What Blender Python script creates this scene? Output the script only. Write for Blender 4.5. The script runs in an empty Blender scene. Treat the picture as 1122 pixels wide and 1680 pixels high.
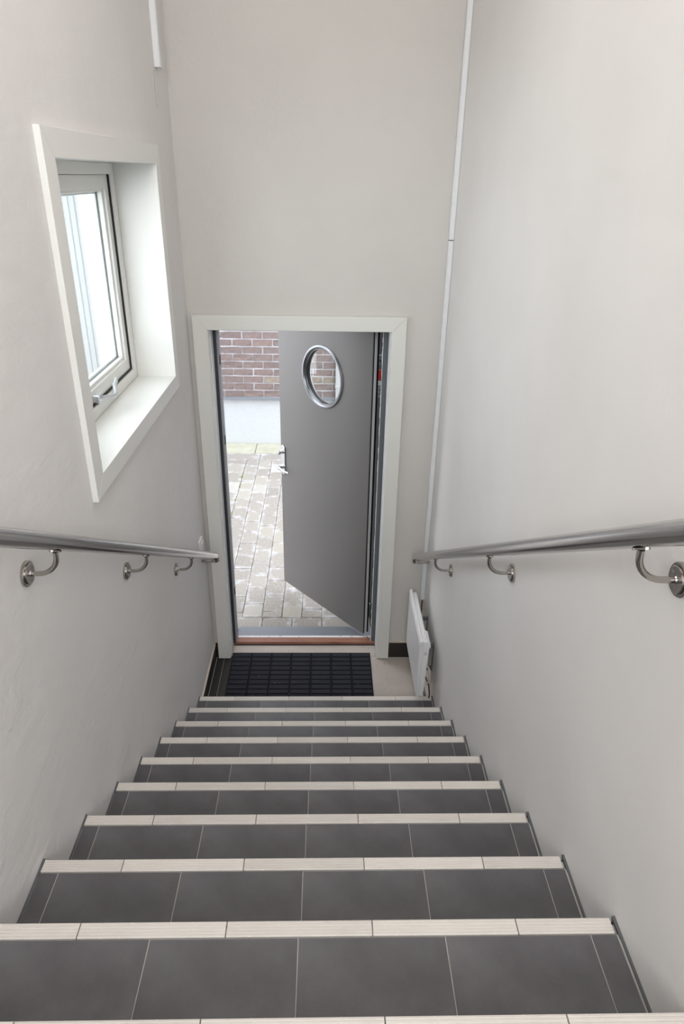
import bpy, bmesh, math, random
from mathutils import Vector, Matrix
random.seed(7)
C = bpy.context.scene.collection
SC = bpy.context.scene
PI = math.pi

# ---------------------------------------------------------------- camera
cam = bpy.data.cameras.new('camera'); co = bpy.data.objects.new('camera', cam); C.objects.link(co)
cam.sensor_fit = 'VERTICAL'; cam.sensor_height = 36.0; cam.lens = 1116.32 / 1680 * 36
cam.clip_start = 0.02; cam.clip_end = 200
rt = Vector((0.99967126, -0.02017303, 0.01582476)); up = Vector((-0.00521121, 0.44445843, 0.89578432)); fw = Vector((0.02510413, 0.8955723, -0.4442072))
co.matrix_world = Matrix(((rt.x, up.x, -fw.x, -0.00534), (rt.y, up.y, -fw.y, -0.63106), (rt.z, up.z, -fw.z, 1.23377), (0, 0, 0, 1)))
SC.camera = co

# ---------------------------------------------------------------- sky, added area fills, exposure
w = bpy.data.worlds.new('overcast_sky'); SC.world = w; w.use_nodes = True
bg = w.node_tree.nodes['Background']; bg.inputs[0].default_value = (0.91, 0.95, 1.0, 1); bg.inputs[1].default_value = 5.0
def area(name, loc, rot, sx, sy, power, col):
    l = bpy.data.lights.new(name, 'AREA'); l.shape = 'RECTANGLE'; l.size = sx; l.size_y = sy; l.energy = power; l.color = col
    o = bpy.data.objects.new(name, l); C.objects.link(o); o.location = loc; o.rotation_euler = rot; return o
area('ceiling_fill', (-0.05, -1.3, 2.85), (math.radians(12), 0, 0), 0.9, 1.6, 18, (1.0, 0.94, 0.88))  # warm area fill added over the upper landing to lift the interior
area('ceiling_fill', (-0.05, 0.9, 2.85), (0, 0, 0), 0.8, 1.6, 12, (1.0, 0.94, 0.88))  # second overhead fill added for the walls further down
area('rear_fill', (-0.05, -2.55, 1.75), (math.radians(78), 0, 0), 1.2, 1.9, 90, (0.94, 0.965, 1.0))  # added fill before the closed rear wall, evens out the stair walls
SC.view_settings.view_transform = 'Standard'; SC.view_settings.look = 'None'; SC.view_settings.gamma = 1
SC.view_settings.use_curve_mapping = False; SC.view_settings.exposure = 0.0

# ---------------------------------------------------------------- measures (metres)
XL, XR, YD = -0.7054, 0.6088, 2.90      # side walls, door wall
G, R, ND = 0.2609, 0.1560, 0.035        # going, riser, nosing depth
FZ = -1.56                              # lower landing
ZC = 2.9                                # ceiling
OUT = -1.60                             # courtyard level

# ---------------------------------------------------------------- materials
def mat(name, col, rough=0.5, metal=0.0, spec=0.5):
    m = bpy.data.materials.new(name); m.use_nodes = True
    b = m.node_tree.nodes['Principled BSDF']
    b.inputs['Base Color'].default_value = (*col, 1); b.inputs['Roughness'].default_value = rough
    b.inputs['Metallic'].default_value = metal; b.inputs['Specular IOR Level'].default_value = spec
    return m
def N(m, t, **kw):
    n = m.node_tree.nodes.new(t)
    for k, v in kw.items(): setattr(n, k, v)
    return n
def L(m, a, b): m.node_tree.links.new(a, b)
def noise(m, scale, detail=4, rough=0.55, coord='Object', stretch=None):
    tc = N(m, 'ShaderNodeTexCoord'); n = N(m, 'ShaderNodeTexNoise')
    n.inputs['Scale'].default_value = scale; n.inputs['Detail'].default_value = detail; n.inputs['Roughness'].default_value = rough
    src = tc.outputs[coord]
    if stretch:
        mp = N(m, 'ShaderNodeMapping'); mp.inputs['Scale'].default_value = stretch; L(m, src, mp.inputs['Vector']); src = mp.outputs[0]
    L(m, src, n.inputs['Vector']); return n.outputs['Fac']
def ramp(m, fac, stops):
    r = N(m, 'ShaderNodeValToRGB'); e = r.color_ramp.elements
    while len(e) < len(stops): e.new(0.5)
    for el, (p, c) in zip(e, stops): el.position = p; el.color = (*c, 1)
    L(m, fac, r.inputs[0]); return r.outputs[0]
def mix(m, fac, a, b, mode='MIX'):
    n = N(m, 'ShaderNodeMix', data_type='RGBA', blend_type=mode)
    if isinstance(fac, (int, float)): n.inputs[0].default_value = fac
    else: L(m, fac, n.inputs[0])
    for i, v in ((6, a), (7, b)):
        if isinstance(v, tuple): n.inputs[i].default_value = (*v, 1)
        else: L(m, v, n.inputs[i])
    return n.outputs[2]
def color(m, out): L(m, out, m.node_tree.nodes['Principled BSDF'].inputs['Base Color'])
def bump(m, facs, dist=0.002, strength=0.5):
    prev = None
    for f, d in (facs if isinstance(facs, list) else [(facs, dist)]):
        b = N(m, 'ShaderNodeBump'); b.inputs['Strength'].default_value = strength; b.inputs['Distance'].default_value = d
        L(m, f, b.inputs['Height'])
        if prev: L(m, prev, b.inputs['Normal'])
        prev = b.outputs[0]
    L(m, prev, m.node_tree.nodes['Principled BSDF'].inputs['Normal'])
def orand(m): return N(m, 'ShaderNodeObjectInfo').outputs['Random']

def plaster(name, col, d1=0.0022, d2=0.006):
    m = mat(name, col, 0.62, spec=0.3)
    f = noise(m, 1.6, 3); c2 = tuple(x * 0.955 for x in col)
    color(m, ramp(m, f, [(0.35, c2), (0.65, col)]))
    a = noise(m, 55, 6, 0.65); b = noise(m, 9, 3); sc = noise(m, 14, 5, 0.6, stretch=(1, 0.3, 1.6))
    bump(m, [(b, d2), (sc, d1 * 1.3), (a, d1 * 0.45)], strength=0.55); return m
M = {}
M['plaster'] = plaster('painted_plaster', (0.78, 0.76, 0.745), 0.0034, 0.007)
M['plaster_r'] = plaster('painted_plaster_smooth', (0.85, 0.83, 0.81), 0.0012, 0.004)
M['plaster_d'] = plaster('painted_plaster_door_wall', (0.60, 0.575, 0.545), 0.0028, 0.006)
M['ceil'] = mat('ceiling_paint', (0.80, 0.79, 0.77), 0.8)
M['white'] = mat('white_gloss_paint', (0.80, 0.80, 0.77), 0.28)
M['casing'] = mat('door_casing_paint', (0.70, 0.70, 0.66), 0.35)
M['lining'] = mat('lining_paint', (0.76, 0.76, 0.76), 0.4)
def tile_mat(name, c1, c2, rough):
    m = mat(name, c1, rough, spec=0.45)
    f = noise(m, 5, 5, 0.6, 'Object'); base = ramp(m, f, [(0.3, c2), (0.7, c1)])
    fl = noise(m, 260, 2, 0.5); base = mix(m, ramp(m, fl, [(0.70, (0, 0, 0)), (0.78, (1, 1, 1))]), base, tuple(x * 1.5 for x in c1))
    r = orand(m); hs = N(m, 'ShaderNodeHueSaturation'); mr = N(m, 'ShaderNodeMapRange'); mr.inputs[3].default_value = 0.92; mr.inputs[4].default_value = 1.07
    L(m, r, mr.inputs[0]); L(m, mr.outputs[0], hs.inputs['Value']); L(m, base, hs.inputs['Color']); color(m, hs.outputs[0])
    bump(m, noise(m, 120, 4), 0.0006, 0.35); return m
M['tile'] = tile_mat('anthracite_tile', (0.136, 0.134, 0.141), (0.078, 0.074, 0.079), 0.40)
M['tile_d'] = tile_mat('dark_border_tile', (0.030, 0.026, 0.022), (0.020, 0.017, 0.015), 0.5)
M['nosing'] = tile_mat('cream_nosing_tile', (0.66, 0.625, 0.585), (0.60, 0.56, 0.515), 0.4)
M['beige'] = tile_mat('pale_floor_tile', (0.47, 0.42, 0.38), (0.40, 0.355, 0.32), 0.5)
M['grout'] = mat('light_grout', (0.40, 0.38, 0.36), 0.9)
M['grout_d'] = mat('dark_sealant', (0.10, 0.105, 0.11), 0.7)
M['cream'] = mat('cream_grout_edge', (0.58, 0.50, 0.43), 0.8)
def steel(name, col, rough, stretch):
    m = mat(name, col, rough, 1.0); f = noise(m, 60, 4, 0.6, 'Object', stretch)
    rr = N(m, 'ShaderNodeMapRange'); rr.inputs[3].default_value = rough - 0.07; rr.inputs[4].default_value = rough + 0.10
    L(m, f, rr.inputs[0]); L(m, rr.outputs[0], m.node_tree.nodes['Principled BSDF'].inputs['Roughness']); return m
M['steel'] = mat('brushed_steel', (0.55, 0.54, 0.53), 0.19, 1.0)
M['steel_p'] = mat('polished_steel', (0.46, 0.435, 0.41), 0.17, 1.0)
M['ring'] = mat('porthole_steel', (0.30, 0.305, 0.32), 0.34, 1.0)
M['chrome'] = mat('chrome', (0.62, 0.63, 0.65), 0.12, 1.0)
m = mat('grey_door_lacquer', (0.162, 0.154, 0.150), 0.36, spec=0.5); bump(m, noise(m, 180, 3), 0.0003, 0.3); M['leaf'] = m
M['leaf_edge'] = mat('leaf_edge_metal', (0.62, 0.63, 0.66), 0.45, 0.0)
M['frame_d'] = mat('dark_blue_grey_frame', (0.030, 0.034, 0.040), 0.45)
M['frame_g'] = mat('slate_grey_frame', (0.115, 0.13, 0.14), 0.45)
M['frame_l'] = mat('pale_grey_frame', (0.32, 0.32, 0.36), 0.45)
M['black'] = mat('rubber_and_gap_black', (0.006, 0.006, 0.007), 0.7, spec=0.2)
M['gasket'] = mat('black_gasket', (0.012, 0.012, 0.013), 0.6)
m = mat('reddish_hardwood', (0.30, 0.13, 0.085), 0.5)
color(m, ramp(m, noise(m, 12, 5, 0.6, stretch=(0.6, 9, 9)), [(0.3, (0.20, 0.075, 0.045)), (0.7, (0.40, 0.20, 0.14))])); M['wood'] = m
m = mat('worn_white_paint', (0.75, 0.75, 0.75), 0.6)
color(m, ramp(m, noise(m, 40, 5, 0.7), [(0.34, (0.16, 0.12, 0.10)), (0.42, (0.78, 0.78, 0.80))])); M['worn'] = m
M['sill'] = mat('grey_aluminium', (0.23, 0.25, 0.28), 0.4, 0.4)
M['heater'] = mat('heater_enamel', (0.78, 0.78, 0.79), 0.32)
M['plastic'] = mat('white_plastic', (0.72, 0.71, 0.72), 0.35)
M['trunk'] = mat('trunking_plastic', (0.74, 0.75, 0.76), 0.4)
M['mat'] = mat('mat_backing', (0.010, 0.010, 0.013), 0.85, spec=0.2)
m = mat('mat_pad', (0.024, 0.025, 0.034), 0.85, spec=0.25); bump(m, noise(m, 700, 2), 0.001, 0.8); M['pad'] = m
M['debris'] = mat('dry_crumbs', (0.35, 0.27, 0.17), 0.9)
M['red'] = mat('red_label', (0.62, 0.035, 0.03), 0.45)
M['teal'] = mat('hinge_zinc', (0.24, 0.31, 0.31), 0.4, 0.6)
M['cable'] = mat('brown_cable', (0.10, 0.02, 0.015), 0.5)
M['winsteel'] = mat('satin_aluminium', (0.66, 0.68, 0.71), 0.28, 0.85)
def glass(name, tint, refl):
    m = bpy.data.materials.new(name); m.use_nodes = True; nt = m.node_tree; nt.nodes.clear()
    o = nt.nodes.new('ShaderNodeOutputMaterial'); t = nt.nodes.new('ShaderNodeBsdfTransparent'); g = nt.nodes.new('ShaderNodeBsdfGlossy')
    x = nt.nodes.new('ShaderNodeMixShader'); fr = nt.nodes.new('ShaderNodeFresnel'); ge = nt.nodes.new('ShaderNodeNewGeometry'); mr = nt.nodes.new('ShaderNodeMapRange')
    mr.inputs[3].default_value = refl; mr.inputs[4].default_value = 1 / refl      # same reflection on both faces of the pane
    nt.links.new(ge.outputs['Backfacing'], mr.inputs[0]); nt.links.new(mr.outputs[0], fr.inputs[0])
    t.inputs[0].default_value = (*tint, 1); g.inputs['Roughness'].default_value = 0.02
    nt.links.new(fr.outputs[0], x.inputs[0]); nt.links.new(t.outputs[0], x.inputs[1]); nt.links.new(g.outputs[0], x.inputs[2]); nt.links.new(x.outputs[0], o.inputs[0]); return m
M['glass'] = glass('window_glass', (0.95, 0.98, 0.98), 1.5)
M['pglass'] = glass('porthole_glass', (0.92, 0.93, 0.92), 1.35)
# brick
m = mat('weathered_brick', (0.2, 0.13, 0.11), 0.9, spec=0.2)
r = orand(m); c0 = ramp(m, r, [(0.0, (0.175, 0.135, 0.128)), (0.35, (0.215, 0.162, 0.147)), (0.62, (0.185, 0.150, 0.147)), (0.85, (0.235, 0.173, 0.155)), (0.97, (0.285, 0.245, 0.19))])
tcb = noise(m, 22, 6, 0.65); c1 = mix(m, ramp(m, tcb, [(0.38, (0, 0, 0)), (0.62, (1, 1, 1))]), c0, mix(m, 0.75, c0, (0.15, 0.12, 0.117)))
c2 = mix(m, ramp(m, noise(m, 45, 4, 0.7), [(0.60, (0, 0, 0)), (0.72, (0.6, 0.6, 0.6))]), c1, (0.40, 0.37, 0.36)); color(m, c2)
bump(m, [(noise(m, 30, 5, 0.6), 0.012), (noise(m, 160, 4), 0.003)], strength=0.9); M['brick'] = m
m = mat('pale_mortar', (0.43, 0.425, 0.45), 0.95); bump(m, noise(m, 150, 4), 0.003, 0.8); M['mortar'] = m
m = mat('roughcast_plinth', (0.78, 0.80, 0.83), 0.95, spec=0.1)
color(m, ramp(m, noise(m, 260, 2, 0.6), [(0.36, (0.38, 0.395, 0.415)), (0.46, (0.52, 0.535, 0.55))])); bump(m, noise(m, 190, 3), 0.006, 0.9); M['plinth'] = m
# pavers, with lime bloom on their borders
m = mat('bloomed_paver', (0.4, 0.38, 0.36), 0.92, spec=0.2)
c0 = ramp(m, orand(m), [(0.0, (0.215, 0.195, 0.18)), (0.4, (0.285, 0.262, 0.24)), (0.7, (0.25, 0.23, 0.218)), (0.93, (0.32, 0.30, 0.262)), (1.0, (0.46, 0.46, 0.46))])
tc = N(m, 'ShaderNodeTexCoord'); sx = N(m, 'ShaderNodeSeparateXYZ'); L(m, tc.outputs['Generated'], sx.inputs[0])
def math_(m, op, a, b=None):
    n = N(m, 'ShaderNodeMath', operation=op)
    for i, v in enumerate((a, b)):
        if v is None: continue
        if isinstance(v, (int, float)): n.inputs[i].default_value = v
        else: L(m, v, n.inputs[i])
    return n.outputs[0]
ex = math_(m, 'ABSOLUTE', math_(m, 'SUBTRACT', sx.outputs[0], 0.5)); ey = math_(m, 'ABSOLUTE', math_(m, 'SUBTRACT', sx.outputs[1], 0.5))
edge = math_(m, 'MAXIMUM', ex, ey)
oi = N(m, 'ShaderNodeObjectInfo'); nz = N(m, 'ShaderNodeTexNoise'); nz.inputs['Scale'].default_value = 16; nz.inputs['Detail'].default_value = 4
va = N(m, 'ShaderNodeVectorMath', operation='ADD'); L(m, tc.outputs['Object'], va.inputs[0]); L(m, oi.outputs['Location'], va.inputs[1]); L(m, va.outputs[0], nz.inputs['Vector'])
s = math_(m, 'ADD', edge, math_(m, 'MULTIPLY', math_(m, 'SUBTRACT', nz.outputs['Fac'], 0.5), 0.85))
wh = ramp(m, s, [(0.38, (0, 0, 0)), (0.62, (0.8, 0.8, 0.8))])
nz2 = N(m, 'ShaderNodeTexNoise'); nz2.inputs['Scale'].default_value = 60; nz2.inputs['Detail'].default_value = 6; L(m, va.outputs[0], nz2.inputs['Vector'])
c1 = mix(m, ramp(m, nz2.outputs['Fac'], [(0.35, (0, 0, 0)), (0.65, (1, 1, 1))]), c0, mix(m, 0.6, c0, (0.34, 0.325, 0.29)))
color(m, mix(m, wh, c1, (0.47, 0.47, 0.485))); bump(m, [(nz.outputs['Fac'], 0.004), (nz2.outputs['Fac'], 0.002)], strength=0.7); M['paver'] = m
def stone(name, a, b):
    m = mat(name, a, 0.92, spec=0.2); color(m, ramp(m, noise(m, 7, 6, 0.6), [(0.3, a), (0.7, b)])); bump(m, noise(m, 70, 5), 0.003, 0.6); return m
M['paver_far'] = stone('plain_paver', (0.34, 0.32, 0.30), (0.52, 0.50, 0.48))
M['slab'] = stone('greenish_concrete_slab', (0.32, 0.325, 0.245), (0.42, 0.405, 0.34))
M['sand'] = stone('joint_sand', (0.17, 0.155, 0.14), (0.26, 0.24, 0.22))
M['moss'] = mat('moss', (0.16, 0.20, 0.035), 0.95)
M['clad'] = mat('white_cladding', (0.37, 0.375, 0.385), 0.5)
M['block'] = stone('white_painted_block', (0.27, 0.28, 0.29), (0.32, 0.33, 0.34))

# ---------------------------------------------------------------- builders
def tag(o, label=None, cat=None, group=None, kind=None):
    if label: o['label'] = label
    if cat: o['category'] = cat
    if group: o['group'] = group
    if kind: o['kind'] = kind
    return o
def empty(name, loc=(0, 0, 0)):
    o = bpy.data.objects.new(name, None); C.objects.link(o); o.location = loc; o.empty_display_size = 0.1; return o
def put(name, me, parent=None, loc=(0, 0, 0), rot=(0, 0, 0)):
    """link a mesh whose coordinates are local; loc is a world location"""
    o = bpy.data.objects.new(name, me); C.objects.link(o)
    o.rotation_euler = rot
    if parent:
        o.parent = parent; p = parent; off = Vector(loc)
        while p: off -= p.location; p = p.parent
        o.location = off
    else: o.location = loc
    return o
def box(bm, a, b):
    a = Vector(a); b = Vector(b)
    vs = [bm.verts.new((x, y, z)) for x in (a.x, b.x) for y in (a.y, b.y) for z in (a.z, b.z)]
    for f in ((0, 1, 3, 2), (4, 6, 7, 5), (0, 4, 5, 1), (2, 3, 7, 6), (0, 2, 6, 4), (1, 5, 7, 3)): bm.faces.new([vs[i] for i in f])
    return vs
def frame_axes(t):
    t = t.normalized(); a = Vector((0, 0, 1)) if abs(t.z) < 0.9 else Vector((1, 0, 0))
    u = t.cross(a).normalized(); return u, t.cross(u).normalized()
def tube(bm, pts, r, n=12, cap=True):
    pts = [Vector(p) for p in pts]; rs = r if isinstance(r, list) else [r] * len(pts); rings = []; pu = None
    for i, p in enumerate(pts):
        t = (pts[min(i + 1, len(pts) - 1)] - pts[max(i - 1, 0)]).normalized()
        if pu is None: u, v = frame_axes(t)
        else: u = (pu - t * pu.dot(t)).normalized(); v = t.cross(u)
        pu = u
        rings.append([bm.verts.new(p + (u * math.cos(2 * PI * k / n) + v * math.sin(2 * PI * k / n)) * rs[i]) for k in range(n)])
    for A, B in zip(rings, rings[1:]):
        for k in range(n): f = bm.faces.new((A[k], A[(k + 1) % n], B[(k + 1) % n], B[k])); f.smooth = True
    if cap: bm.faces.new(rings[0][::-1]); bm.faces.new(rings[-1])
    return rings
def lathe(bm, origin, axis, prof, n=32, close=False):
    """prof = [(radius, height along axis)]"""
    o = Vector(origin); ax = Vector(axis).normalized(); u, v = frame_axes(ax); rings = []
    for r, h in prof:
        rings.append([bm.verts.new(o + ax * h + (u * math.cos(2 * PI * k / n) + v * math.sin(2 * PI * k / n)) * max(r, 1e-5)) for k in range(n)])
    pr = list(zip(rings, rings[1:])) + ([(rings[-1], rings[0])] if close else [])
    for A, B in pr:
        for k in range(n): f = bm.faces.new((A[k], A[(k + 1) % n], B[(k + 1) % n], B[k])); f.smooth = True
def mesh(bm, m, name='part', bevel=0, seg=2, recalc=True):
    if recalc: bmesh.ops.recalc_face_normals(bm, faces=bm.faces)
    if bevel:
        es = [e for e in bm.edges if len(e.link_faces) == 2 and e.calc_face_angle(0) > 0.6]
        bmesh.ops.bevel(bm, geom=es, offset=bevel, segments=seg, profile=0.5, affect='EDGES', clamp_overlap=True)
    me = bpy.data.meshes.new(name); sm = any(f.smooth for f in bm.faces); bm.to_mesh(me); bm.free()
    if sm and not bevel: me.set_sharp_from_angle(angle=math.radians(32))
    for mm in (m if isinstance(m, list) else [m]): me.materials.append(mm)
    return me
def solid(name, parts, m, parent=None, loc=(0, 0, 0), bevel=0, seg=2, rot=(0, 0, 0)):
    """parts = list of (a, b) world boxes; the mesh is stored relative to loc"""
    bm = bmesh.new(); l = Vector(loc)
    for a, b in parts: box(bm, Vector(a) - l, Vector(b) - l)
    return put(name, mesh(bm, m, name, bevel, seg), parent, loc, rot)
def obj(name, bm, m, parent=None, loc=(0, 0, 0), bevel=0, seg=2):
    bmesh.ops.translate(bm, verts=bm.verts, vec=-Vector(loc))
    return put(name, mesh(bm, m, name, bevel, seg), parent, loc)
def prism(bm, poly, a, b, axis='x'):
    """poly in the two other axes, extruded along axis"""
    def P(t, p): return {'x': (t, p[0], p[1]), 'y': (p[0], t, p[1]), 'z': (p[0], p[1], t)}[axis]
    A = [bm.verts.new(P(a, p)) for p in poly]; B = [bm.verts.new(P(b, p)) for p in poly]; n = len(poly)
    bm.faces.new(A); bm.faces.new(B[::-1])
    for i in range(n): bm.faces.new((A[i], B[i], B[(i + 1) % n], A[(i + 1) % n]))

# ---------------------------------------------------------------- the shell
# window opening in the left wall, door opening in the door wall
WY0, WY1, WZ0, WZ1 = 1.310, 2.440, 0.398, 1.262
TH = 0.30
def holed(name, plane, out, u0, u1, z0, z1, hu0, hu1, hz0, hz1, m, axis):
    bm = bmesh.new()
    def bx(a0, a1, c0, c1):
        if axis == 'x': box(bm, (plane, a0, c0), (out, a1, c1))
        else: box(bm, (a0, plane, c0), (a1, out, c1))
    bx(u0, hu0, z0, z1); bx(hu1, u1, z0, z1); bx(hu0, hu1, z0, hz0); bx(hu0, hu1, hz1, z1)
    return obj(name, bm, m)
wl = holed('wall_left', XL, XL - TH, -2.6, YD + TH, OUT - 0.1, ZC, WY0 - 0.012, WY1 + 0.012, WZ0 - 0.012, WZ1 + 0.012, M['plaster'], 'x')
tag(wl, 'rough plastered pale wall with the deep window', 'wall', kind='structure')
wr = solid('wall_right', [((XR, -2.6, OUT - 0.1), (XR + TH, YD + TH, ZC))], M['plaster_r'])
tag(wr, 'smooth pale plastered wall behind the longer right handrail', 'wall', kind='structure')
DX0, DX1, DZT = -0.605, 0.332, 0.519
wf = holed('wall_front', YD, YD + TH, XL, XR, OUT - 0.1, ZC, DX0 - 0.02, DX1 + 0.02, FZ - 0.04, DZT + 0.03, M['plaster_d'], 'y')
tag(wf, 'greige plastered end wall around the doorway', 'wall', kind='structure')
tag(solid('wall_rear', [((XL - TH, -2.7, 0.0), (XR + TH, -2.6, ZC))], M['plaster_r']), 'pale plastered wall behind the upper landing', 'wall', kind='structure')
tag(solid('ceiling', [((XL - TH, -2.7, ZC), (XR + TH, YD + TH, ZC + 0.1))], M['ceil']), 'flat white ceiling over the staircase', 'ceiling', kind='structure')
# small plaster crack under the left trunking
bm = bmesh.new()
pts = [(2.628, 1.60), (2.632, 1.57), (2.626, 1.53), (2.633, 1.49), (2.641, 1.465)]
for (a, b), (c, d) in zip(pts, pts[1:]): tube(bm, [(XL, a, b), (XL, c, d)], 0.0011, 5)
tag(obj('plaster_crack', bm, M['debris'], wl), 'fine crack in the plaster')

# ---------------------------------------------------------------- staircase
st = empty('stairs', (0, 0, 0))
tag(st, 'straight staircase of grey tiles with pale ribbed nosings', 'stairs', kind='structure')
bm = bmesh.new()
KS = list(range(-1, 10))
for k in KS:      # concrete body, 9 mm under the tile faces
    box(bm, (XL, (k - 1) * G - 0.012, OUT - 0.1), (XR, k * G - 0.011, -k * R - 0.010))
    box(bm, (XL, (k - 1) * G, -k * R - 0.011), (XR, k * G - ND - 0.001, -k * R - 0.0026))
box(bm, (XL, -2.6, OUT - 0.1), (XR, -2 * G - 0.011, 2 * R - 0.010))
obj('stair_body', bm, M['grout'], st)
JT = [XL + 0.004, -0.655, -0.355, -0.055, 0.245, 0.545, XR - 0.009]
JN = [XL + 0.005, -0.503, -0.203, 0.097, 0.397, XR - 0.012]
def nosing_mesh(wd):
    bm = bmesh.new(); d = ND - 0.0015; prof = [(-d, -0.009), (-d, -0.0012)]
    pitch = (d - 0.006) / 4
    for i in range(4):
        y0 = -d + 0.001 + i * pitch
        prof += [(y0 + 0.0006, 0), (y0 + pitch - 0.0030, 0), (y0 + pitch - 0.0024, -0.0012), (y0 + pitch - 0.0002, -0.0012)]
    prof += [(-0.0045, 0), (-0.0015, -0.0008), (0.0, -0.004), (0.0, -0.024), (-0.009, -0.024), (-0.009, -0.009)]
    prism(bm, prof, -wd / 2, wd / 2, 'x'); return mesh(bm, M['nosing'], 'nosing_tile')
cache = {}
def tile_mesh(w_, d_, h_, m, bev=0.0008):
    key = (round(w_, 4), round(d_, 4), round(h_, 4), m.name)
    if key not in cache:
        bm = bmesh.new(); box(bm, (-w_ / 2, -d_ / 2, -h_), (w_ / 2, d_ / 2, 0)); cache[key] = mesh(bm, m, 'tile', bev, 1)
    return cache[key]
nm = {}
for k in KS + [-2]:
    z = -k * R; y1 = k * G
    for a, b in zip(JN, JN[1:]):
        wd = round(b - a - 0.0022, 4)
        if wd not in nm: nm[wd] = nosing_mesh(wd)
        put('nosing_tile', nm[wd], st, ((a + b) / 2, y1, z))
    if k == -2: break_y = (-0.52 - 0.30)
    y0 = (k - 1) * G if k != -2 else y1 - 0.62
    d = (y1 - ND) - y0 - 0.003
    for a, b in zip(JT, JT[1:]):
        put('tread_tile', tile_mesh(b - a - 0.0022, d, 0.009, M['tile']), st, ((a + b) / 2, y0 + d / 2 + 0.001, z - 0.0012 + random.uniform(-.0004, .0004)))
        if k > -2:
            # riser tile above this tread (front face of the step before it)
            o = put('riser_tile', tile_mesh(b - a - 0.0022, R - 0.028, 0.009, M['tile']), st, ((a + b) / 2, (k - 1) * G - 0.001, z + (R - 0.024) / 2), (-PI / 2, 0, 0))
    # dark sealant bead along both walls
for s_, X in (('l', XL), ('r', XR)):
    bm = bmesh.new()
    for k in KS:
        z = -k * R; q = 0.0055 if s_ == 'r' else 0.004
        sx_ = -1 if s_ == 'r' else 1
        xa, xb = sorted((X, X + sx_ * q))
        box(bm, (xa, (k - 1) * G, z - 0.009), (xb, k * G, z + 0.0015))
        xa, xb = sorted((X, X + sx_ * (q + 0.001)))
        box(bm, (xa, k * G - ND - 0.01, z - 0.004), (xb, k * G + 0.001, z + 0.0018))
        xa, xb = sorted((X, X + sx_ * 0.003))
        box(bm, (xa, k * G - 0.001, z - R), (xb, k * G + 0.002, z + 0.001))
    obj('sealant_bead', bm, M['grout_d'], st)

# upper landing behind the camera
fu = solid('floor_upper', [((XL, -2.6, 2 * R - 0.012), (XR, -2 * G - 0.66, 2 * R - 0.001))], M['tile'])
tag(fu, 'grey tiled upper landing at the head of the stairs', 'floor', kind='structure')

# lower landing
Y9 = 9 * G
fl = solid('floor', [((XL, Y9 - 0.012, OUT - 0.1), (XR, 3.03, FZ - 0.008))], M['grout'])
tag(fl, 'small lower landing in front of the open door', 'floor', kind='structure')
def ftile(name, x0, x1, y0, y1, m): return put(name, tile_mesh(x1 - x0 - 0.002, y1 - y0 - 0.002, 0.008, m), fl, ((x0 + x1) / 2, (y0 + y1) / 2, FZ))
ftile('border_tile', -0.692, -0.646, Y9, YD, M['tile_d']); ftile('border_tile', -0.644, -0.560, Y9, YD, M['tile_d'])
for x0, x1 in ((-0.56, -0.19), (-0.19, 0.21), (0.21, XR)): ftile('floor_tile', x0, x1, Y9, YD, M['beige'])
ftile('floor_tile', -0.600, 0.33, YD, 3.02, M['beige'])
for o in [c for c in fl.children if c.name.startswith('border')]: tag(o, 'dark brown-grey border tile')
# tiled baseboards with a cream grout edge
bl = solid('baseboard_left', [((XL, Y9 + 0.0, FZ), (XL + 0.010, YD, -1.462))], M['tile_d'], bevel=0.0008, seg=1)
tag(bl, 'dark tiled baseboard at the foot of the left wall', 'baseboard', kind='structure')
solid('grout_edge', [((XL, Y9, -1.462), (XL + 0.0095, YD, -1.455))], M['cream'], bl)
for nme, x0, x1, lab in (('baseboard_front', 0.40, XR, 'dark tiled baseboard between door casing and heater'), ('baseboard_corner', XL + 0.01, -0.665, 'dark tiled baseboard stub left of the door casing')):
    b_ = solid(nme, [((x0, YD - 0.010, FZ), (x1, YD, -1.446))], M['tile_d'], bevel=0.0008, seg=1)
    tag(b_, lab, 'baseboard', kind='structure')
    solid('grout_edge', [((x0, YD - 0.0095, -1.446), (x1, YD, -1.438))], M['cream'], b_)
# a few crumbs lying on the landing
for n_, a_, b_, lab in ((28, (0.31, 2.40), (0.50, 2.88), 'dark dry crumbs scattered on the pale floor under the heater'), (14, (-0.5, 2.945), (0.3, 2.99), 'dark dry crumbs on the pale floor strip along the wooden threshold')):
    bm = bmesh.new()
    for i in range(n_):
        x = random.uniform(a_[0], b_[0]); y = random.uniform(a_[1], b_[1])
        s_ = random.uniform(0.0008, 0.0026); box(bm, (x - s_, y - s_ * 1.5, FZ), (x + s_, y + s_, FZ + s_))
    tag(obj('crumbs', bm, M['debris']), lab, 'dirt', kind='stuff')

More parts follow.
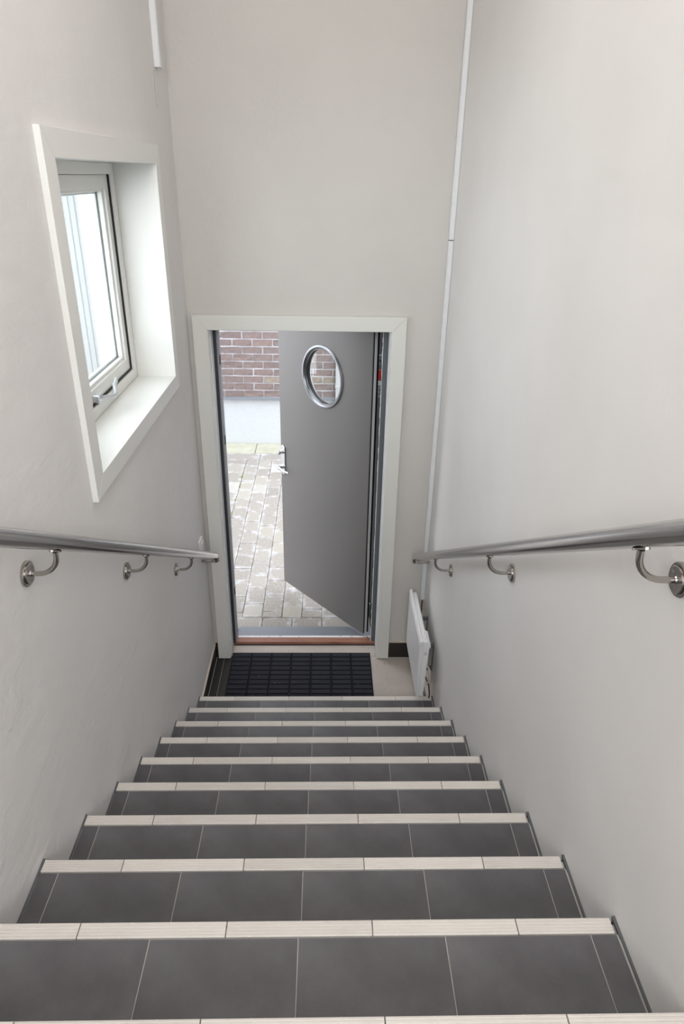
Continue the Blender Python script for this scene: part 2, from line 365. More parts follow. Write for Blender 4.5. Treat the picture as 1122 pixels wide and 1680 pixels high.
# ---------------------------------------------------------------- the window
wn = empty('window_1', (XL, (WY0 + WY1) / 2, WZ0)); tag(wn, 'deep white casement window in the left wall', 'window', kind='structure')
def mitred(name, plane, thick, axis, o, i, m, parent, sides='ltrb', bev=0.0015):
    """four (or three) mitred boards round a rectangle; o,i = (u0,u1,z0,z1) outer and inner"""
    def P(t, u, z): return (t, u, z) if axis == 'x' else (u, t, z)
    q = {'l': [(o[0], o[2]), (o[0], o[3]), (i[0], i[3]), (i[0], i[2])], 'r': [(o[1], o[2]), (i[1], i[2]), (i[1], i[3]), (o[1], o[3])],
         't': [(o[0], o[3]), (o[1], o[3]), (i[1], i[3]), (i[0], i[3])], 'b': [(o[0], o[2]), (i[0], i[2]), (i[1], i[2]), (o[1], o[2])]}
    for s in sides:
        bm = bmesh.new(); A = [bm.verts.new(P(plane, *p)) for p in q[s]]; B = [bm.verts.new(P(plane + thick, *p)) for p in q[s]]
        bm.faces.new(A); bm.faces.new(B[::-1])
        for k in range(4): bm.faces.new((A[k], B[k], B[(k + 1) % 4], A[(k + 1) % 4]))
        obj(name, bm, m, parent, bevel=bev)
mitred('casing_board', XL, 0.018, 'x', (1.236, 2.506, 0.335, 1.330), (1.312, 2.438, 0.400, 1.260), M['white'], wn)
# reveal lining boards (slightly proud edge at the room side)
RX = -0.860
solid('lining_board', [((RX, WY1, WZ0 - 0.01), (XL + 0.006, WY1 + 0.012, WZ1 + 0.01))], M['white'], wn, bevel=0.001)
solid('lining_board', [((RX, WY0 - 0.012, WZ0 - 0.01), (XL + 0.006, WY0, WZ1 + 0.01))], M['white'], wn, bevel=0.001)
solid('lining_board', [((RX, WY0, WZ1), (XL + 0.006, WY1, WZ1 + 0.012))], M['white'], wn, bevel=0.001)
solid('window_sill', [((RX, WY0, WZ0 - 0.012), (XL + 0.008, WY1, WZ0))], M['white'], wn, bevel=0.001)
# fixed frame
FO = (WY0, WY1, WZ0, WZ1); FI = (1.368, 2.388, 0.443, 1.221)
def ring_x(name, x0, x1, o, i, m, parent, bev=0.002):
    return solid(name, [((x0, o[0], o[2]), (x1, i[0], o[3])), ((x0, i[1], o[2]), (x1, o[1], o[3])), ((x0, i[0], o[2]), (x1, i[1], i[2])), ((x0, i[0], i[3]), (x1, i[1], o[3]))], m, parent, bevel=bev)
ring_x('window_frame', -1.004, RX, FO, FI, M['white'], wn)
ring_x('gasket', -0.885, -0.867, FI, (1.374, 2.382, 0.449, 1.2205), M['gasket'], wn, 0)
SO = (1.373, 2.3835, 0.4475, 1.2205); SI = (1.425, 2.340, 0.497, 1.172)
sash = ring_x('sash', -0.925, -0.874, SO, SI, M['white'], wn, 0.002)
ring_x('glazing_bead', -0.905, -0.885, (1.42, 2.345, 0.49, 1.175), (1.437, 2.328, 0.510, 1.160), M['white'], sash, 0.003)
ring_x('glazing_spacer', -0.924, -0.910, (1.42, 2.345, 0.49, 1.175), (1.445, 2.320, 0.518, 1.152), M['trunk'], sash, 0.001)
solid('pane', [((-0.909, 1.43, 0.50), (-0.906, 2.335, 1.17))], M['glass'], sash)
# fastener: block on the bottom rail with a cranked lever
bm = bmesh.new(); box(bm, (-0.876, 1.845, 0.452), (-0.846, 1.885, 0.482)); hb = obj('handle_base', bm, M['winsteel'], sash, bevel=0.004)
bm = bmesh.new()
tube(bm, [(-0.860, 1.872, 0.465), (-0.842, 1.895, 0.462), (-0.822, 1.915, 0.459), (-0.815, 1.935, 0.459), (-0.822, 1.965, 0.468), (-0.836, 2.005, 0.480), (-0.838, 2.035, 0.484), (-0.840, 2.052, 0.490)],
     [0.008, 0.0085, 0.0095, 0.0095, 0.0085, 0.008, 0.0085, 0.0075], 12)
hh = obj('handle', bm, M['winsteel'], sash)
tag(hb, 'silver handle block'); tag(hh, 'silver cranked window handle')
# left trunking and wall socket box
t1 = solid('trim_1', [((XL, 2.652, 1.612), (XL + 0.022, 2.700, ZC))], M['trunk'], bevel=0.002)
tag(t1, 'short white trunking ending above the window near the corner', 'trunking', kind='structure')
solid('trunking_lid', [((XL + 0.018, 2.657, 1.6125), (XL + 0.0245, 2.695, ZC))], M['trunk'], t1, bevel=0.001)
t2 = solid('trim_2', [((0.583, 2.868, 0.96), (XR, YD, ZC)), ((0.5835, 2.8685, -1.10), (XR, YD, 0.957))], M['trunk'], bevel=0.002)
tag(t2, 'long white cable trunking running up the right corner', 'trunking', kind='structure')
solid('trunking_lid', [((0.587, 2.864, -1.099), (0.606, 2.870, 0.956))], M['trunk'], t2, bevel=0.001)
solid('trunking_lid', [((0.587, 2.864, 0.962), (0.606, 2.870, ZC))], M['trunk'], t2, bevel=0.001)
sw = solid('wall_switch', [((XL, 2.675, -0.70), (XL + 0.012, 2.755, -0.60))], M['plastic'], loc=(XL, 2.715, -0.65), bevel=0.003)
tag(sw, 'small white switch on the left wall above the handrail end', 'switch')
solid('rocker', [((XL + 0.011, 2.69, -0.685), (XL + 0.019, 2.74, -0.615))], M['plastic'], sw, bevel=0.003)

# ---------------------------------------------------------------- the door
dr = empty('door_1', (DX1, 3.05, FZ)); tag(dr, 'grey porthole door standing open to the paved yard', 'door', kind='structure')
CT = 0.593
mitred('casing_board', YD, -0.030, 'y', (-0.679, 0.4055, FZ + 0.006, CT), (DX0, DX1, FZ + 0.006, DZT), M['casing'], dr, 'lr', 0.002)
mitred('casing_board', YD, -0.030, 'y', (-0.679, 0.4055, FZ, CT), (DX0, DX1, FZ, DZT), M['casing'], dr, 't', 0.002)
# jamb linings
solid('lining_board', [((DX0 - 0.02, YD - 0.022, FZ + 0.002), (DX0 + 0.002, 3.018, DZT + 0.02))], M['lining'], dr, bevel=0.001)
solid('lining_board', [((DX1 - 0.002, YD - 0.022, FZ + 0.002), (DX1 + 0.02, 3.030, DZT + 0.02))], M['lining'], dr, bevel=0.001)
solid('lining_board', [((DX0, YD - 0.022, DZT - 0.002), (DX1, 3.018, DZT + 0.02))], M['lining'], dr, bevel=0.001)
for x in (DX0 + 0.002, DX1 - 0.006):
    solid('lining_fillet', [((x, YD + 0.02, FZ + 0.004), (x + 0.004, YD + 0.032, DZT - 0.003))], M['lining'], dr, bevel=0.001)
# dark steel frame with stops and seals
ff = solid('door_frame', [((DX0 - 0.015, 3.018, -1.548), (-0.587, 3.105, DZT + 0.02))], [M['frame_d']], dr, bevel=0.001)
tag(ff, 'near-black latch side frame post')
solid('frame_stop', [((-0.588, 3.024, -1.545), (-0.578, 3.085, DZT))], M['frame_l'], ff, bevel=0.001)
for z in (-1.18, -0.16, 0.30): solid('strike_plate', [((-0.579, 3.035, z), (-0.5755, 3.06, z + 0.05))], M['gasket'], ff)
fr = solid('door_frame', [((0.302, 3.032, -1.548), (DX1 + 0.015, 3.050, DZT + 0.02)), ((0.318, 3.050, -1.548), (DX1 + 0.015, 3.11, DZT + 0.02))], M['frame_g'], dr, bevel=0.001)
tag(fr, 'slate grey hinge side frame post')
# rough paint line on the stop
bm = bmesh.new(); z = -1.54
while z < DZT:
    h = random.uniform(0.01, 0.05); d = random.uniform(0.0008, 0.0035); box(bm, (0.302 - d, 3.030, z), (0.303, 3.036, z + h)); z += h
obj('paint_drips', bm, M['lining'], fr)
solid('gasket', [((0.306, 3.050, -1.54), (0.3175, 3.112, DZT))], M['black'], fr)
solid('frame_head', [((DX0, 3.018, DZT - 0.0), (DX1, 3.105, DZT + 0.045))], M['frame_d'], dr)
jb = solid('gap_backing', [((0.312, 3.112, OUT + 0.02), (0.345, 3.55, DZT + 0.05))], M['black'], dr); tag(jb, 'black board added to darken the hinge gap')  # board added so the view through the hinge gap stays dark
# catch, red tag and small plates seen through the hinge gap
hg = solid('hinge', [((0.278, 3.114, 0.285), (0.311, 3.124, 0.345))], M['teal'], dr, bevel=0.004); tag(hg, 'grey-green hinge plate')
bm = bmesh.new(); lathe(bm, (0.297, 3.114, 0.312), (0, -1, 0), [(0.0, 0.003), (0.004, 0.002), (0.005, 0)], 12); obj('hinge_screw', bm, M['gasket'], hg)
rl = solid('safety_tag', [((0.278, 3.114, 0.206), (0.311, 3.122, 0.262))], M['red'], dr, bevel=0.001); tag(rl, 'red safety tag')
solid('tag_plate', [((0.278, 3.113, 0.172), (0.311, 3.122, 0.196))], M['lining'], dr, bevel=0.001)
for z in (0.125, 0.148, 0.100): solid('tag_plate', [((0.286, 3.114, z), (0.296, 3.122, z + 0.017)), ((0.298, 3.114, z), (0.309, 3.122, z + 0.017))], M['frame_l'], dr, bevel=0.001)
lh = solid('hinge', [((0.282, 3.112, -1.40), (0.300, 3.13, -1.30)), ((0.276, 3.10, -1.335), (0.290, 3.118, -1.315)), ((0.276, 3.10, -1.375), (0.288, 3.118, -1.36))], M['teal'], dr, bevel=0.004)
# threshold: hardwood nosing, worn painted strip, aluminium sill
th = solid('threshold', [((-0.600, 3.020, FZ - 0.02), (0.330, 3.070, -1.537))], M['wood'], dr, bevel=0.002); tag(th, 'reddish hardwood threshold')
solid('worn_strip', [((-0.587, 3.070, FZ - 0.03), (0.320, 3.088, -1.536))], M['worn'], dr, bevel=0.001)
solid('threshold_sill', [((-0.587, 3.088, FZ - 0.04), (0.320, 3.205, -1.548))], M['sill'], dr, bevel=0.002)
solid('dark_gap_strip', [((-0.66, 3.206, OUT - 0.01), (0.40, 3.2455, OUT - 0.004))], M['black'], dr)  # black strip added, the gap's darkness is put into its colour
solid('threshold_gasket', [((-0.60, 3.012, FZ), (0.33, 3.021, FZ + 0.004))], M['frame_d'], dr)

# leaf: local x = along the leaf from the hinge edge, local y = towards outside, origin at the hinge foot
LW, LH, LT = 0.870, 2.018, 0.044
S0, Z0 = 0.431, 0.141 + 1.507; RH = 0.170
ang = math.atan2(0.767, -0.641)
def leaf_mesh():
    bm = bmesh.new(); n = 64; sq = 0.25
    def sqp(a):
        c, s = math.cos(a), math.sin(a); k = sq / max(abs(c), abs(s)); return S0 + c * k, Z0 + s * k
    F = []
    for y in (0, LT):
        ci = [bm.verts.new((S0 + RH * math.cos(2 * PI * i / n), y, Z0 + RH * math.sin(2 * PI * i / n))) for i in range(n)]
        so = [bm.verts.new((sqp(2 * PI * i / n)[0], y, sqp(2 * PI * i / n)[1])) for i in range(n)]
        for i in range(n): bm.faces.new((ci[i], ci[(i + 1) % n], so[(i + 1) % n], so[i]))
        F.append(ci)
        for a, b, c, d in ((0, S0 - sq, 0, LH), (S0 + sq, LW, 0, LH), (S0 - sq, S0 + sq, 0, Z0 - sq), (S0 - sq, S0 + sq, Z0 + sq, LH)):
            bm.faces.new([bm.verts.new(p) for p in ((a, y, c), (b, y, c), (b, y, d), (a, y, d))])
    A, B = F
    for i in range(n): bm.faces.new((A[i], A[(i + 1) % n], B[(i + 1) % n], B[i]))
    for a, b in (((0, 0), (LW, 0)), ((LW, 0), (LW, LH)), ((LW, LH), (0, LH)), ((0, LH), (0, 0))):
        bm.faces.new([bm.verts.new(p) for p in ((a[0], 0, a[1]), (b[0], 0, b[1]), (b[0], LT, b[1]), (a[0], LT, a[1]))])
    bmesh.ops.remove_doubles(bm, verts=bm.verts, dist=1e-5)
    return mesh(bm, M['leaf'], 'leaf')
# mirrored frame: x axis = leaf direction, y axis must point outside
lf = bpy.data.objects.new('leaf', leaf_mesh()); C.objects.link(lf); lf.parent = dr
dv = Vector((-0.6416, 0.7670, 0)); nout = Vector((0.7670, 0.6416, 0))
# (x=dv, y=nout, z) is left-handed, so turn the geometry: use y -> -y in the mesh and rotate normally
for v in lf.data.vertices: v.co.y *= -1
lf.data.flip_normals()
lf.location = Vector((0.251, 3.065, -1.507)) - dr.location
lf.rotation_euler = (0, 0, math.atan2(dv.y, dv.x))
tag(lf, 'satin grey door leaf')
def sub(name, bm, m, bevel=0, seg=2, lab=None):
    for v in bm.verts: v.co.y *= -1
    me = mesh(bm, m, name, bevel, seg); o = bpy.data.objects.new(name, me); C.objects.link(o); o.parent = lf
    if lab: o['label'] = lab
    return o
# in these builders negative y is the room side
bm = bmesh.new(); lathe(bm, (S0, 0, Z0), (0, -1, 0), [(0.192, 0.0), (0.192, 0.003), (0.189, 0.008), (0.183, 0.0105), (0.177, 0.010), (0.172, 0.006), (0.170, 0.002), (0.169, 0.0), (0.169, -0.004)], 72)
sub('porthole_ring', bm, M['ring'], lab='brushed steel porthole ring')
bm = bmesh.new(); lathe(bm, (S0, 0, Z0), (0, -1, 0), [(0.1695, 0.004), (0.1695, -0.004), (0.165, -0.004), (0.165, -0.008), (0.168, -0.008), (0.168, -0.012), (0.164, -0.012), (0.164, -0.015), (0.168, -0.015)], 72)
sub('porthole_seal', bm, M['ring'])
bm = bmesh.new(); lathe(bm, (S0, 0, Z0), (0, -1, 0), [(0.168, -0.015), (0.1625, -0.015), (0.1625, -0.0195), (0.1695, -0.0195)], 72)
lathe(bm, (S0, 0, Z0), (0, -1, 0), [(0.1695, -0.0225), (0.1635, -0.0225), (0.1635, -0.030), (0.1695, -0.030), (0.1695, -0.044)], 72)
sub('porthole_gasket', bm, M['gasket'], lab='black rubber gasket rings')
bm = bmesh.new(); lathe(bm, (S0, LT, Z0), (0, 1, 0), [(0.169, -0.003), (0.170, 0.003), (0.175, 0.010), (0.187, 0.008), (0.192, 0.0)], 72)
sub('porthole_ring', bm, M['ring'])
bm = bmesh.new(); lathe(bm, (S0, 0.0195, Z0), (0, 1, 0), [(0, 0), (0.169, 0), (0.169, 0.003), (0, 0.003)], 72)
sub('porthole_glass', bm, M['pglass'], lab='round clear pane')
# edge rebate strips at the hinge edge
bm = bmesh.new(); box(bm, (-0.0012, 0.004, 0.01), (0.0, 0.0125, LH)); sub('edge_seal', bm, M['gasket'])
bm = bmesh.new(); box(bm, (-0.004, 0.0125, 0.004), (0.0, 0.030, LH)); sub('edge_strip', bm, M['leaf_edge'], lab='pale metal strip on the hinge edge')
bm = bmesh.new(); box(bm, (-0.0045, 0.030, 0.004), (0.0, 0.044, LH)); sub('edge_seal', bm, M['black'])
# lock plate, thumbturn, lever
bm = bmesh.new(); pl_ = []
cx, zt, zb, hw = 0.842, -0.414 + 1.507, -0.628 + 1.507, 0.022
for i in range(13): a = PI * i / 12; pl_.append((cx + hw * math.cos(a), zt - hw + hw * math.sin(a)))
for i in range(13): a = PI + PI * i / 12; pl_.append((cx + hw * math.cos(a), zb + hw + hw * math.sin(a)))
prism(bm, pl_, -0.008, 0.0, 'y'); sub('lock_plate', bm, M['chrome'], 0.002, lab='chrome lock plate with rounded ends')
bm = bmesh.new(); lathe(bm, (cx, -0.008, -0.462 + 1.507), (0, -1, 0), [(0.015, 0), (0.015, 0.008), (0.008, 0.011), (0.008, 0.020), (0.013, 0.024), (0.014, 0.036), (0.011, 0.040), (0, 0.041)], 20)
sub('thumbturn', bm, M['chrome'], lab='chrome thumbturn')
zl = -0.570 + 1.507
bm = bmesh.new(); lathe(bm, (cx, -0.008, zl), (0, -1, 0), [(0.016, 0), (0.016, 0.006), (0.010, 0.010), (0.010, 0.034)], 20)
tube(bm, [(cx + 0.004, -0.040, zl + 0.002), (cx - 0.004, -0.047, zl), (cx - 0.03, -0.047, zl - 0.006), (cx - 0.06, -0.043, zl - 0.010), (cx - 0.095, -0.034, zl - 0.012)], [0.009, 0.010, 0.0085, 0.0075, 0.007], 12)
sub('lever_handle', bm, M['chrome'], lab='chrome lever handle')
bm = bmesh.new(); box(bm, (LW, 0.010, zl - 0.09), (LW + 0.002, 0.034, zl + 0.15)); sub('lock_forend', bm, M['ring'])

# ---------------------------------------------------------------- door mat
dm = empty('door_mat', (-0.1505, 2.65, FZ)); tag(dm, 'black rubber door mat with rows of raised pads before the threshold', 'door mat')
MX0, MX1, MY0, MY1 = -0.596, 0.293, 2.372, 2.930
solid('mat_base', [((MX0, MY0, FZ + 0.0002), (MX1, MY1, FZ + 0.005))], M['mat'], dm, bevel=0.001)
cw = (MX1 - MX0) / 7; rh = 0.0432
bm = bmesh.new(); box(bm, (-cw / 2 + 0.0065, -rh / 2 + 0.0045, 0), (cw / 2 - 0.0065, rh / 2 - 0.0045, 0.006)); pm = mesh(bm, M['pad'], 'rubber_pad', 0.0015, 1)
for i in range(7):
    for j in range(12):
        y = MY1 - 0.008 - rh * (j + 0.5)
        if y - rh / 2 < MY0: continue
        put('rubber_pad', pm, dm, (MX0 + cw * (i + 0.5), y, FZ + 0.005))
bm = bmesh.new()
for i in range(14):
    x, y = random.uniform(MX0 + .03, MX1 - .03), random.uniform(2.5, 2.91); s_ = random.uniform(0.0015, 0.003); box(bm, (x, y, FZ + 0.0108), (x + s_, y + s_, FZ + 0.0108 + s_))
tag(obj('grit', bm, M['debris']), 'bits of grit lying on the black door mat', 'dirt', kind='stuff')

# ---------------------------------------------------------------- handrails
def handrail(name, side, xr, y_ref, z_ref, y_end, y_top, ys, label):
    X = XL if side < 0 else XR; inn = -side    # inn: direction from wall into the stairwell
    h = empty(name, (X, y_end, 0)); tag(h, label, 'handrail', 'tube handrails of the staircase')
    sl = -G and -(R / G); rr = 0.0205
    def zc(y): return z_ref + sl * (y - y_ref)
    d = Vector((0, 1, sl)).normalized()
    bm = bmesh.new(); tube(bm, [(xr, y_top, zc(y_top)), (xr, (y_top + y_end) / 2, zc((y_top + y_end) / 2)), (xr, y_end - 0.018, zc(y_end - 0.018))], rr, 32)
    rail = put('rail', mesh(bm, M['steel'], 'rail'), h)
    # end: mitred elbow turning down, open ended with a wall stub behind it
    bm = bmesh.new(); e = Vector((xr, y_end - 0.018, zc(y_end - 0.018)))
    pts = [e, e + d * 0.007, e + d * 0.013 + Vector((0, 0, -0.006)), e + d * 0.016 + Vector((0, 0.001, -0.016)), e + d * 0.016 + Vector((0, 0.001, -0.034))]
    A = tube(bm, pts, rr, 32, cap=False); Bq = tube(bm, [p + Vector((0, 0, 0.0)) for p in pts], rr - 0.003, 32, cap=False)
    for k in range(32): bm.faces.new((A[-1][k], A[-1][(k + 1) % 32], Bq[-1][(k + 1) % 32], Bq[-1][k]))
    put('end_elbow', mesh(bm, M['steel'], 'end_elbow', recalc=False), h)
    bm = bmesh.new(); yy = y_end - 0.006; tube(bm, [(X, yy, zc(yy) - 0.034), (xr, yy, zc(yy) - 0.034)], 0.009, 14); put('end_stub', mesh(bm, M['steel_p'], 'end_stub'), h)
    for y in ys:
        zr = zc(y) - rr / math.cos(math.atan(R / G)) - 0.002; zf = zr - 0.060
        bm = bmesh.new(); off = abs(xr - X); ra = 0.048
        pts = [(X + inn * 0.006, y, zf), (X + inn * (off - ra), y, zf)]
        for i in range(1, 9): a = PI / 2 * i / 8; pts.append((X + inn * (off - ra + ra * math.sin(a)), y, zf + ra * (1 - math.cos(a))))
        pts.append((xr, y, zr - 0.001)); tube(bm, pts, 0.0062, 14); arm = put('bracket', mesh(bm, M['steel_p'], 'bracket'), h)
        bm = bmesh.new(); lathe(bm, (X, y, zf), (inn, 0, 0), [(0.0315, 0.0), (0.0315, 0.006), (0.0300, 0.0075), (0.0262, 0.0075), (0.0262, 0.0062), (0.0250, 0.0062), (0.0250, 0.010), (0.0237, 0.0115), (0.008, 0.0115), (0.0068, 0.014), (0.0062, 0.014)], 40)
        fl_ = put('flange', mesh(bm, M['steel_p'], 'flange'), arm)
        bm = bmesh.new()
        for a in (PI / 6, 5 * PI / 6, -PI / 2):
            cc = (X + inn * 0.0114, y + 0.0165 * math.cos(a), zf + 0.0165 * math.sin(a)); lathe(bm, cc, (inn, 0, 0), [(0.0046, 0), (0.0042, 0.0006), (0.0, 0.0006)], 12)
        put('flange_screws', mesh(bm, M['gasket'] if 0 else M['ring'], 'flange_screws'), arm)
        bm = bmesh.new(); c_ = Vector((xr, y, zr - 0.0005)); nrm = Vector((0, -sl, 1)).normalized(); sd = Vector((1, 0, 0))
        out_ = []
        for i in range(16): a = 2 * PI * i / 16; out_.append(c_ + d * (0.026 * math.cos(a)) + sd * (0.011 * math.sin(a)))
        t_ = [bm.verts.new(p + nrm * 0.0025) for p in out_]; b_ = [bm.verts.new(p - nrm * 0.001) for p in out_]
        bm.faces.new(t_); bm.faces.new(b_[::-1])
        for i in range(16): bm.faces.new((t_[i], b_[i], b_[(i + 1) % 16], t_[(i + 1) % 16]))
        put('saddle_plate', mesh(bm, M['steel_p'], 'saddle_plate'), arm)
    return h
handrail('handrail', -1, -0.627, 0.748, 0.470, 2.735, -0.85, (0.06, 0.748, 1.437, 2.129), 'steel tube handrail on the left wall under the window')
handrail('handrail', 1, 0.526, 1.259, 0.163, 2.80, -0.85, (-0.55, 0.354, 1.259, 2.179), 'steel tube handrail on the right wall above the heater')

# ---------------------------------------------------------------- panel heater
ht = empty('panel_heater', (XR, 2.52, -1.35)); tag(ht, 'slim white panel heater low on the right wall beside the door', 'heater')
HX, HY0, HY1, HZ0, HZ1 = 0.5025, 2.268, 2.785, -1.345, -0.966
fp = solid('front_panel', [((HX, HY0, HZ0), (HX + 0.016, HY1, HZ1))], M['heater'], ht, bevel=0.006, seg=3)
solid('panel_face', [((HX - 0.0025, HY0 + 0.012, HZ0 + 0.004), (HX + 0.004, HY1 - 0.012, HZ1 - 0.030))], M['heater'], fp, bevel=0.002)
solid('top_ridge', [((HX - 0.003, HY0 + 0.004, HZ1 - 0.022), (HX + 0.004, HY1 - 0.004, HZ1 - 0.010))], M['heater'], fp, bevel=0.002)
bm = bmesh.new()
prism(bm, [(HX + 0.015, HZ0 + 0.01), (HX + 0.040, HZ0 + 0.01), (HX + 0.048, HZ1 - 0.040), (HX + 0.036, HZ1 - 0.006), (HX + 0.015, HZ1 - 0.006)], HY0 + 0.110, HY1 - 0.03, 'y')
obj('heater_body', bm, M['heater'], ht, bevel=0.003)
bm = bmesh.new()
prism(bm, [(HX + 0.015, HZ0 + 0.004), (HX + 0.038, HZ0 + 0.004), (HX + 0.050, HZ1 - 0.055), (HX + 0.058, HZ1 - 0.04), (HX + 0.054, HZ1 - 0.014), (HX + 0.040, HZ1 - 0.004), (HX + 0.015, HZ1 - 0.004)], HY0 + 0.004, HY0 + 0.112, 'y')
cb = obj('control_box', bm, M['heater'], ht, bevel=0.004)
bm = bmesh.new()
for i in range(2): tube(bm, [(HX + 0.028 + 0.008 * i, HY0 + 0.0045, HZ1 - 0.075), (HX + 0.028 + 0.008 * i, HY0 + 0.003, HZ1 - 0.075)], 0.003, 10)
box(bm, (HX + 0.024, HY0 + 0.003, HZ1 - 0.088), (HX + 0.040, HY0 + 0.0045, HZ1 - 0.084)); obj('switch_marks', bm, M['frame_l'], cb)
bm = bmesh.new()
for i in range(4): tube(bm, [(HX + 0.030 + 0.006 * (i % 2), HY0 + 0.03 + 0.02 * i, HZ1 - 0.0045), (HX + 0.030 + 0.006 * (i % 2), HY0 + 0.03 + 0.02 * i, HZ1 - 0.003)], 0.002, 8)
obj('vent_dots', bm, M['gasket'], cb)
bm = bmesh.new()
for y in (HY0 + 0.16, HY1 - 0.10):
    bm = bmesh.new(); box(bm, (HX + 0.040, y, HZ1 - 0.16), (XR, y + 0.022, HZ1 - 0.148)); box(bm, (HX + 0.036, y, HZ0 + 0.06), (XR, y + 0.022, HZ0 + 0.072)); box(bm, (XR - 0.003, y, HZ0 + 0.05), (XR, y + 0.022, HZ1 - 0.14))
    obj('wall_bracket', bm, M['frame_g'], ht)
bm = bmesh.new(); tube(bm, [(HX + 0.045, HY0 + 0.05, HZ0 + 0.12), (HX + 0.070, HY0 + 0.03, HZ0 + 0.06), (HX + 0.082, HY0 + 0.05, HZ0 - 0.02), (HX + 0.088, HY0 + 0.10, -1.50), (HX + 0.085, 2.62, -1.545), (HX + 0.09, 2.80, -1.545), (0.595, 2.855, -1.30), (0.595, 2.86, -1.10)], 0.004, 8)
tag(obj('power_cable', bm, M['cable'], ht), 'dark red-brown cable')
bm = bmesh.new(); tube(bm, [(HX + 0.05, HY0 + 0.03, HZ0 + 0.20), (HX + 0.066, HY0 + 0.02, HZ0 + 0.17), (HX + 0.070, HY0 + 0.02, HZ0 + 0.10), (HX + 0.056, HY0 + 0.03, HZ0 + 0.07)], 0.0055, 8)
obj('plug_lead', bm, M['cream'], ht)

# ---------------------------------------------------------------- the yard
pv = solid('pavement', [((-6.5, 3.205, OUT - 0.12), (5.5, 6.9, OUT - 0.008)), ((-6.5, -2.6, OUT - 0.12), (XL - TH, 3.205, OUT - 0.008))], M['sand'])
tag(pv, 'pale block paving of the yard seen through the doorway', 'paving', kind='structure')
pc = {}
def paver(x0, x1, y0, y1, m, name='paver', gap=0.004):
    w_, d_ = round(x1 - x0 - gap, 3), round(y1 - y0 - gap, 3)
    v = random.randint(0, 2); key = (w_, d_, m.name, v)
    if key not in pc:
        bm = bmesh.new(); vs = box(bm, (-w_ / 2, -d_ / 2, -0.03), (w_ / 2, d_ / 2, 0))
        for q in vs: q.co.x += random.uniform(-.0025, .0025); q.co.y += random.uniform(-.0025, .0025)
        pc[key] = mesh(bm, m, name, 0.004, 1)
    return put(name, pc[key], pv, ((x0 + x1) / 2, (y0 + y1) / 2, OUT + random.uniform(-.002, .002)), (random.uniform(-.006, .006), random.uniform(-.006, .006), random.uniform(-.008, .008)))
x = -0.65 - 0.21 * 4
while x < 1.2: paver(x, x + 0.208, 3.246, 3.388, M['paver']); x += 0.21
cols = [-0.866, -0.730, -0.590, -0.450, -0.308, -0.166, -0.024, 0.118, 0.260]
offs = [0.12, 0.06, 0.166, 0.07, 0.15, 0.10, 0.20, 0.17]
for (x0, x1), of in zip(zip(cols, cols[1:]), offs):
    y = 3.390; yn = 3.390 + of
    while y < 6.355:
        e = min(yn, 6.36)
        if e - y > 0.03: paver(x0, x1, y, e, M['paver'])
        y = e; yn = e + random.uniform(0.198, 0.214)
# slabs left of the paver field and along the far wall
for cx0, cx1, y in ((-1.17, -0.868, 4.10), (-1.47, -1.17, 4.25)):
    while y < 6.355: e = min(y + random.choice((0.24, 0.30, 0.35)), 6.36); paver(cx0, cx1, y, e, M['slab'] if random.random() < .0 else M['paver'], 'paver'); y = e
for cx0, cx1 in ((-1.15, -0.868), (-1.47, -1.15)):
    y = 3.39
    while y < 4.08: e = min(y + 0.235, 4.10 if cx0 > -1.2 else 4.25); paver(cx0, cx1, y, e, M['paver']); y = e
for a, b in ((-1.85, -1.30), (-1.30, -0.73), (-0.73, -0.16), (-0.16, 0.41), (0.41, 0.98)): paver(a, b, 6.363, 6.565, M['paver'], 'kerb_slab', 0.008)
for a, b in ((-2.05, -1.42), (-1.42, -0.80), (-0.80, -0.17), (-0.17, 0.45), (0.45, 1.08)): paver(a, b, 6.57, 6.895, M['slab'], 'slab', 0.010)
# the rest of the field, out of the photograph
bm = bmesh.new()
def far_field(x0, x1, y0, y1):
    x = x0
    while x < x1 - 0.05:
        y = y0 + random.uniform(0, 0.05)
        while y < y1 - 0.03:
            e = min(y + 0.205, y1); box(bm, (x + .002, y + .002, OUT - 0.03), (min(x + 0.14, x1) - .002, e - .002, OUT + random.uniform(-.002, .002))); y = e
        x += 0.142
far_field(0.262, 4.5, 3.39, 6.36); far_field(-5.5, -1.50, 3.40, 6.36)
tag(obj('paver_field', bm, M['paver_far'], pv), kind='stuff')
# moss in the joint left of the pavers
bm = bmesh.new()
for y in (3.9, 4.35, 4.86, 5.05, 5.33, 5.66, 5.90, 5.93):
    for i in range(7):
        a = -0.868 + random.gauss(0, 0.006); b = y + random.gauss(0, 0.035); s_ = random.uniform(0.003, 0.008)
        bmesh.ops.create_icosphere(bm, subdivisions=1, radius=s_, matrix=Matrix.Translation((a, b, OUT - 0.001)))
for cx_ in (-0.59, -0.45, -0.73):
    for i in range(40):
        bmesh.ops.create_icosphere(bm, subdivisions=1, radius=random.uniform(.0015, .003), matrix=Matrix.Translation((cx_ + random.gauss(0, 0.0015), random.uniform(3.6, 6.2), OUT - 0.003)))
tag(obj('moss_tufts', bm, M['moss']), 'green moss growing in the long joint of the paving', 'moss', kind='stuff')

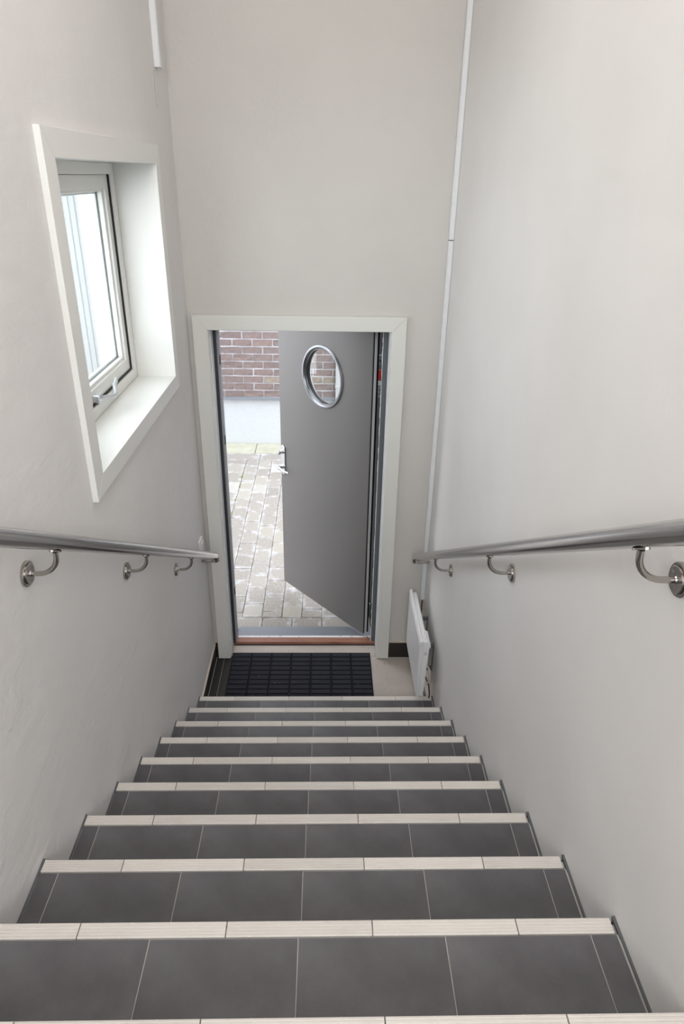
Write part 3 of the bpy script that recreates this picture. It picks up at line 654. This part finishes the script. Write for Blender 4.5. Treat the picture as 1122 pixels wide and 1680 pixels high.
# brick building opposite
YB = 6.85
wb = solid('wall_opposite', [((-5.5, YB + 0.007, -1.04), (4.5, YB + 0.25, 2.6))], M['mortar'])
tag(wb, 'brown brick wall of the building across the yard', 'wall', kind='structure')
pn = solid('plinth', [((-5.5, YB + 0.045, OUT - 0.1), (4.5, YB + 0.25, -1.062))], M['plinth'], wb); tag(pn, 'white speckled roughcast plinth')
fs = solid('flashing', [((-5.5, YB - 0.004, -1.066), (4.5, YB + 0.05, -1.034))], M['sill'], wb, bevel=0.003); tag(fs, 'grey-blue metal flashing strip')
CH, BL = 0.0815, 0.2205
bmeshes = []
for i in range(5):
    bm = bmesh.new(); vs = box(bm, (-BL / 2 + 0.0065, 0, 0), (BL / 2 - 0.0065, 0.03, CH - 0.0145))
    bmesh.ops.subdivide_edges(bm, edges=bm.edges[:], cuts=1, use_grid_fill=True)
    for q in bm.verts: q.co += Vector((random.uniform(-.003, .003), random.uniform(-.004, .004) if q.co.y < 0.01 else 0, random.uniform(-.0025, .0025)))
    bmeshes.append(mesh(bm, M['brick'], 'brick'))
def half_offset(r): return (-0.2085 if r % 2 else -0.099) - 0.0
nb = 0; bm = bmesh.new()
x_in = lambda x, r: (-1.75 < x < -0.25 and r < 13) or (-0.6 < x < 0.55 and r < 11) or (-3.1 < x < -2.2 and 2 < r < 14)
for r_ in range(44):
    z = -1.031 + r_ * CH; x = -5.45 + half_offset(r_)
    while x < 4.4:
        if x_in(x, r_) and nb < 290:
            put('brick', random.choice(bmeshes), wb, (x + BL / 2 + random.uniform(-.002, .002), YB + random.uniform(-.003, .003), z + 0.002)); nb += 1
        else: box(bm, (x + .0065, YB + random.uniform(-.003, .003), z + .002), (x + BL - .0065, YB + 0.02, z + CH - .0125))
        x += BL
tag(obj('brickwork', bm, M['brick'], wb), kind='stuff')
dp = solid('downpipe', [((0.105, YB - 0.075, -1.60), (0.190, YB - 0.008, 2.5))], M['clad'], loc=(0.15, YB - 0.04, OUT), bevel=0.012)
tag(dp, 'pale square downpipe on the brick wall seen through the porthole', 'downpipe')
for z in (-0.9, 0.6, 2.0): solid('pipe_clip', [((0.10, YB - 0.08, z), (0.195, YB - 0.0, z + 0.03))], M['clad'], dp, bevel=0.004)

# white boarded screen and painted block wall outside the window
cs = empty('wall_screen', (-1.2, 3.45, OUT)); tag(cs, 'white vertical boarding outside the window', 'wall', kind='structure')
solid('screen_backing', [((-1.50, 3.50, OUT), (-1.03, 3.53, 2.2))], M['clad'], cs)
x = -1.05
while x > -1.49:
    solid('cladding_board', [((x - 0.028, 3.495, OUT + 0.02), (x, 3.50, 2.2))], M['clad'], cs, bevel=0.002, seg=1); x -= 0.034
bw = solid('wall_blocks', [((-3.0, 3.565, OUT), (-1.50, 3.75, 2.2))], M['mortar']); tag(bw, 'white painted block wall outside the window', 'wall', kind='structure')
bm = bmesh.new(); box(bm, (-0.195, 0, 0), (0.195, 0.05, 0.192)); bk = mesh(bm, M['block'], 'block', 0.004, 1)
for r_ in range(18):
    for c_ in range(3): put('block', bk, bw, (-1.70 - 0.4 * c_ - (0.2 if r_ % 2 else 0), 3.55, OUT + 0.004 + 0.2 * r_))
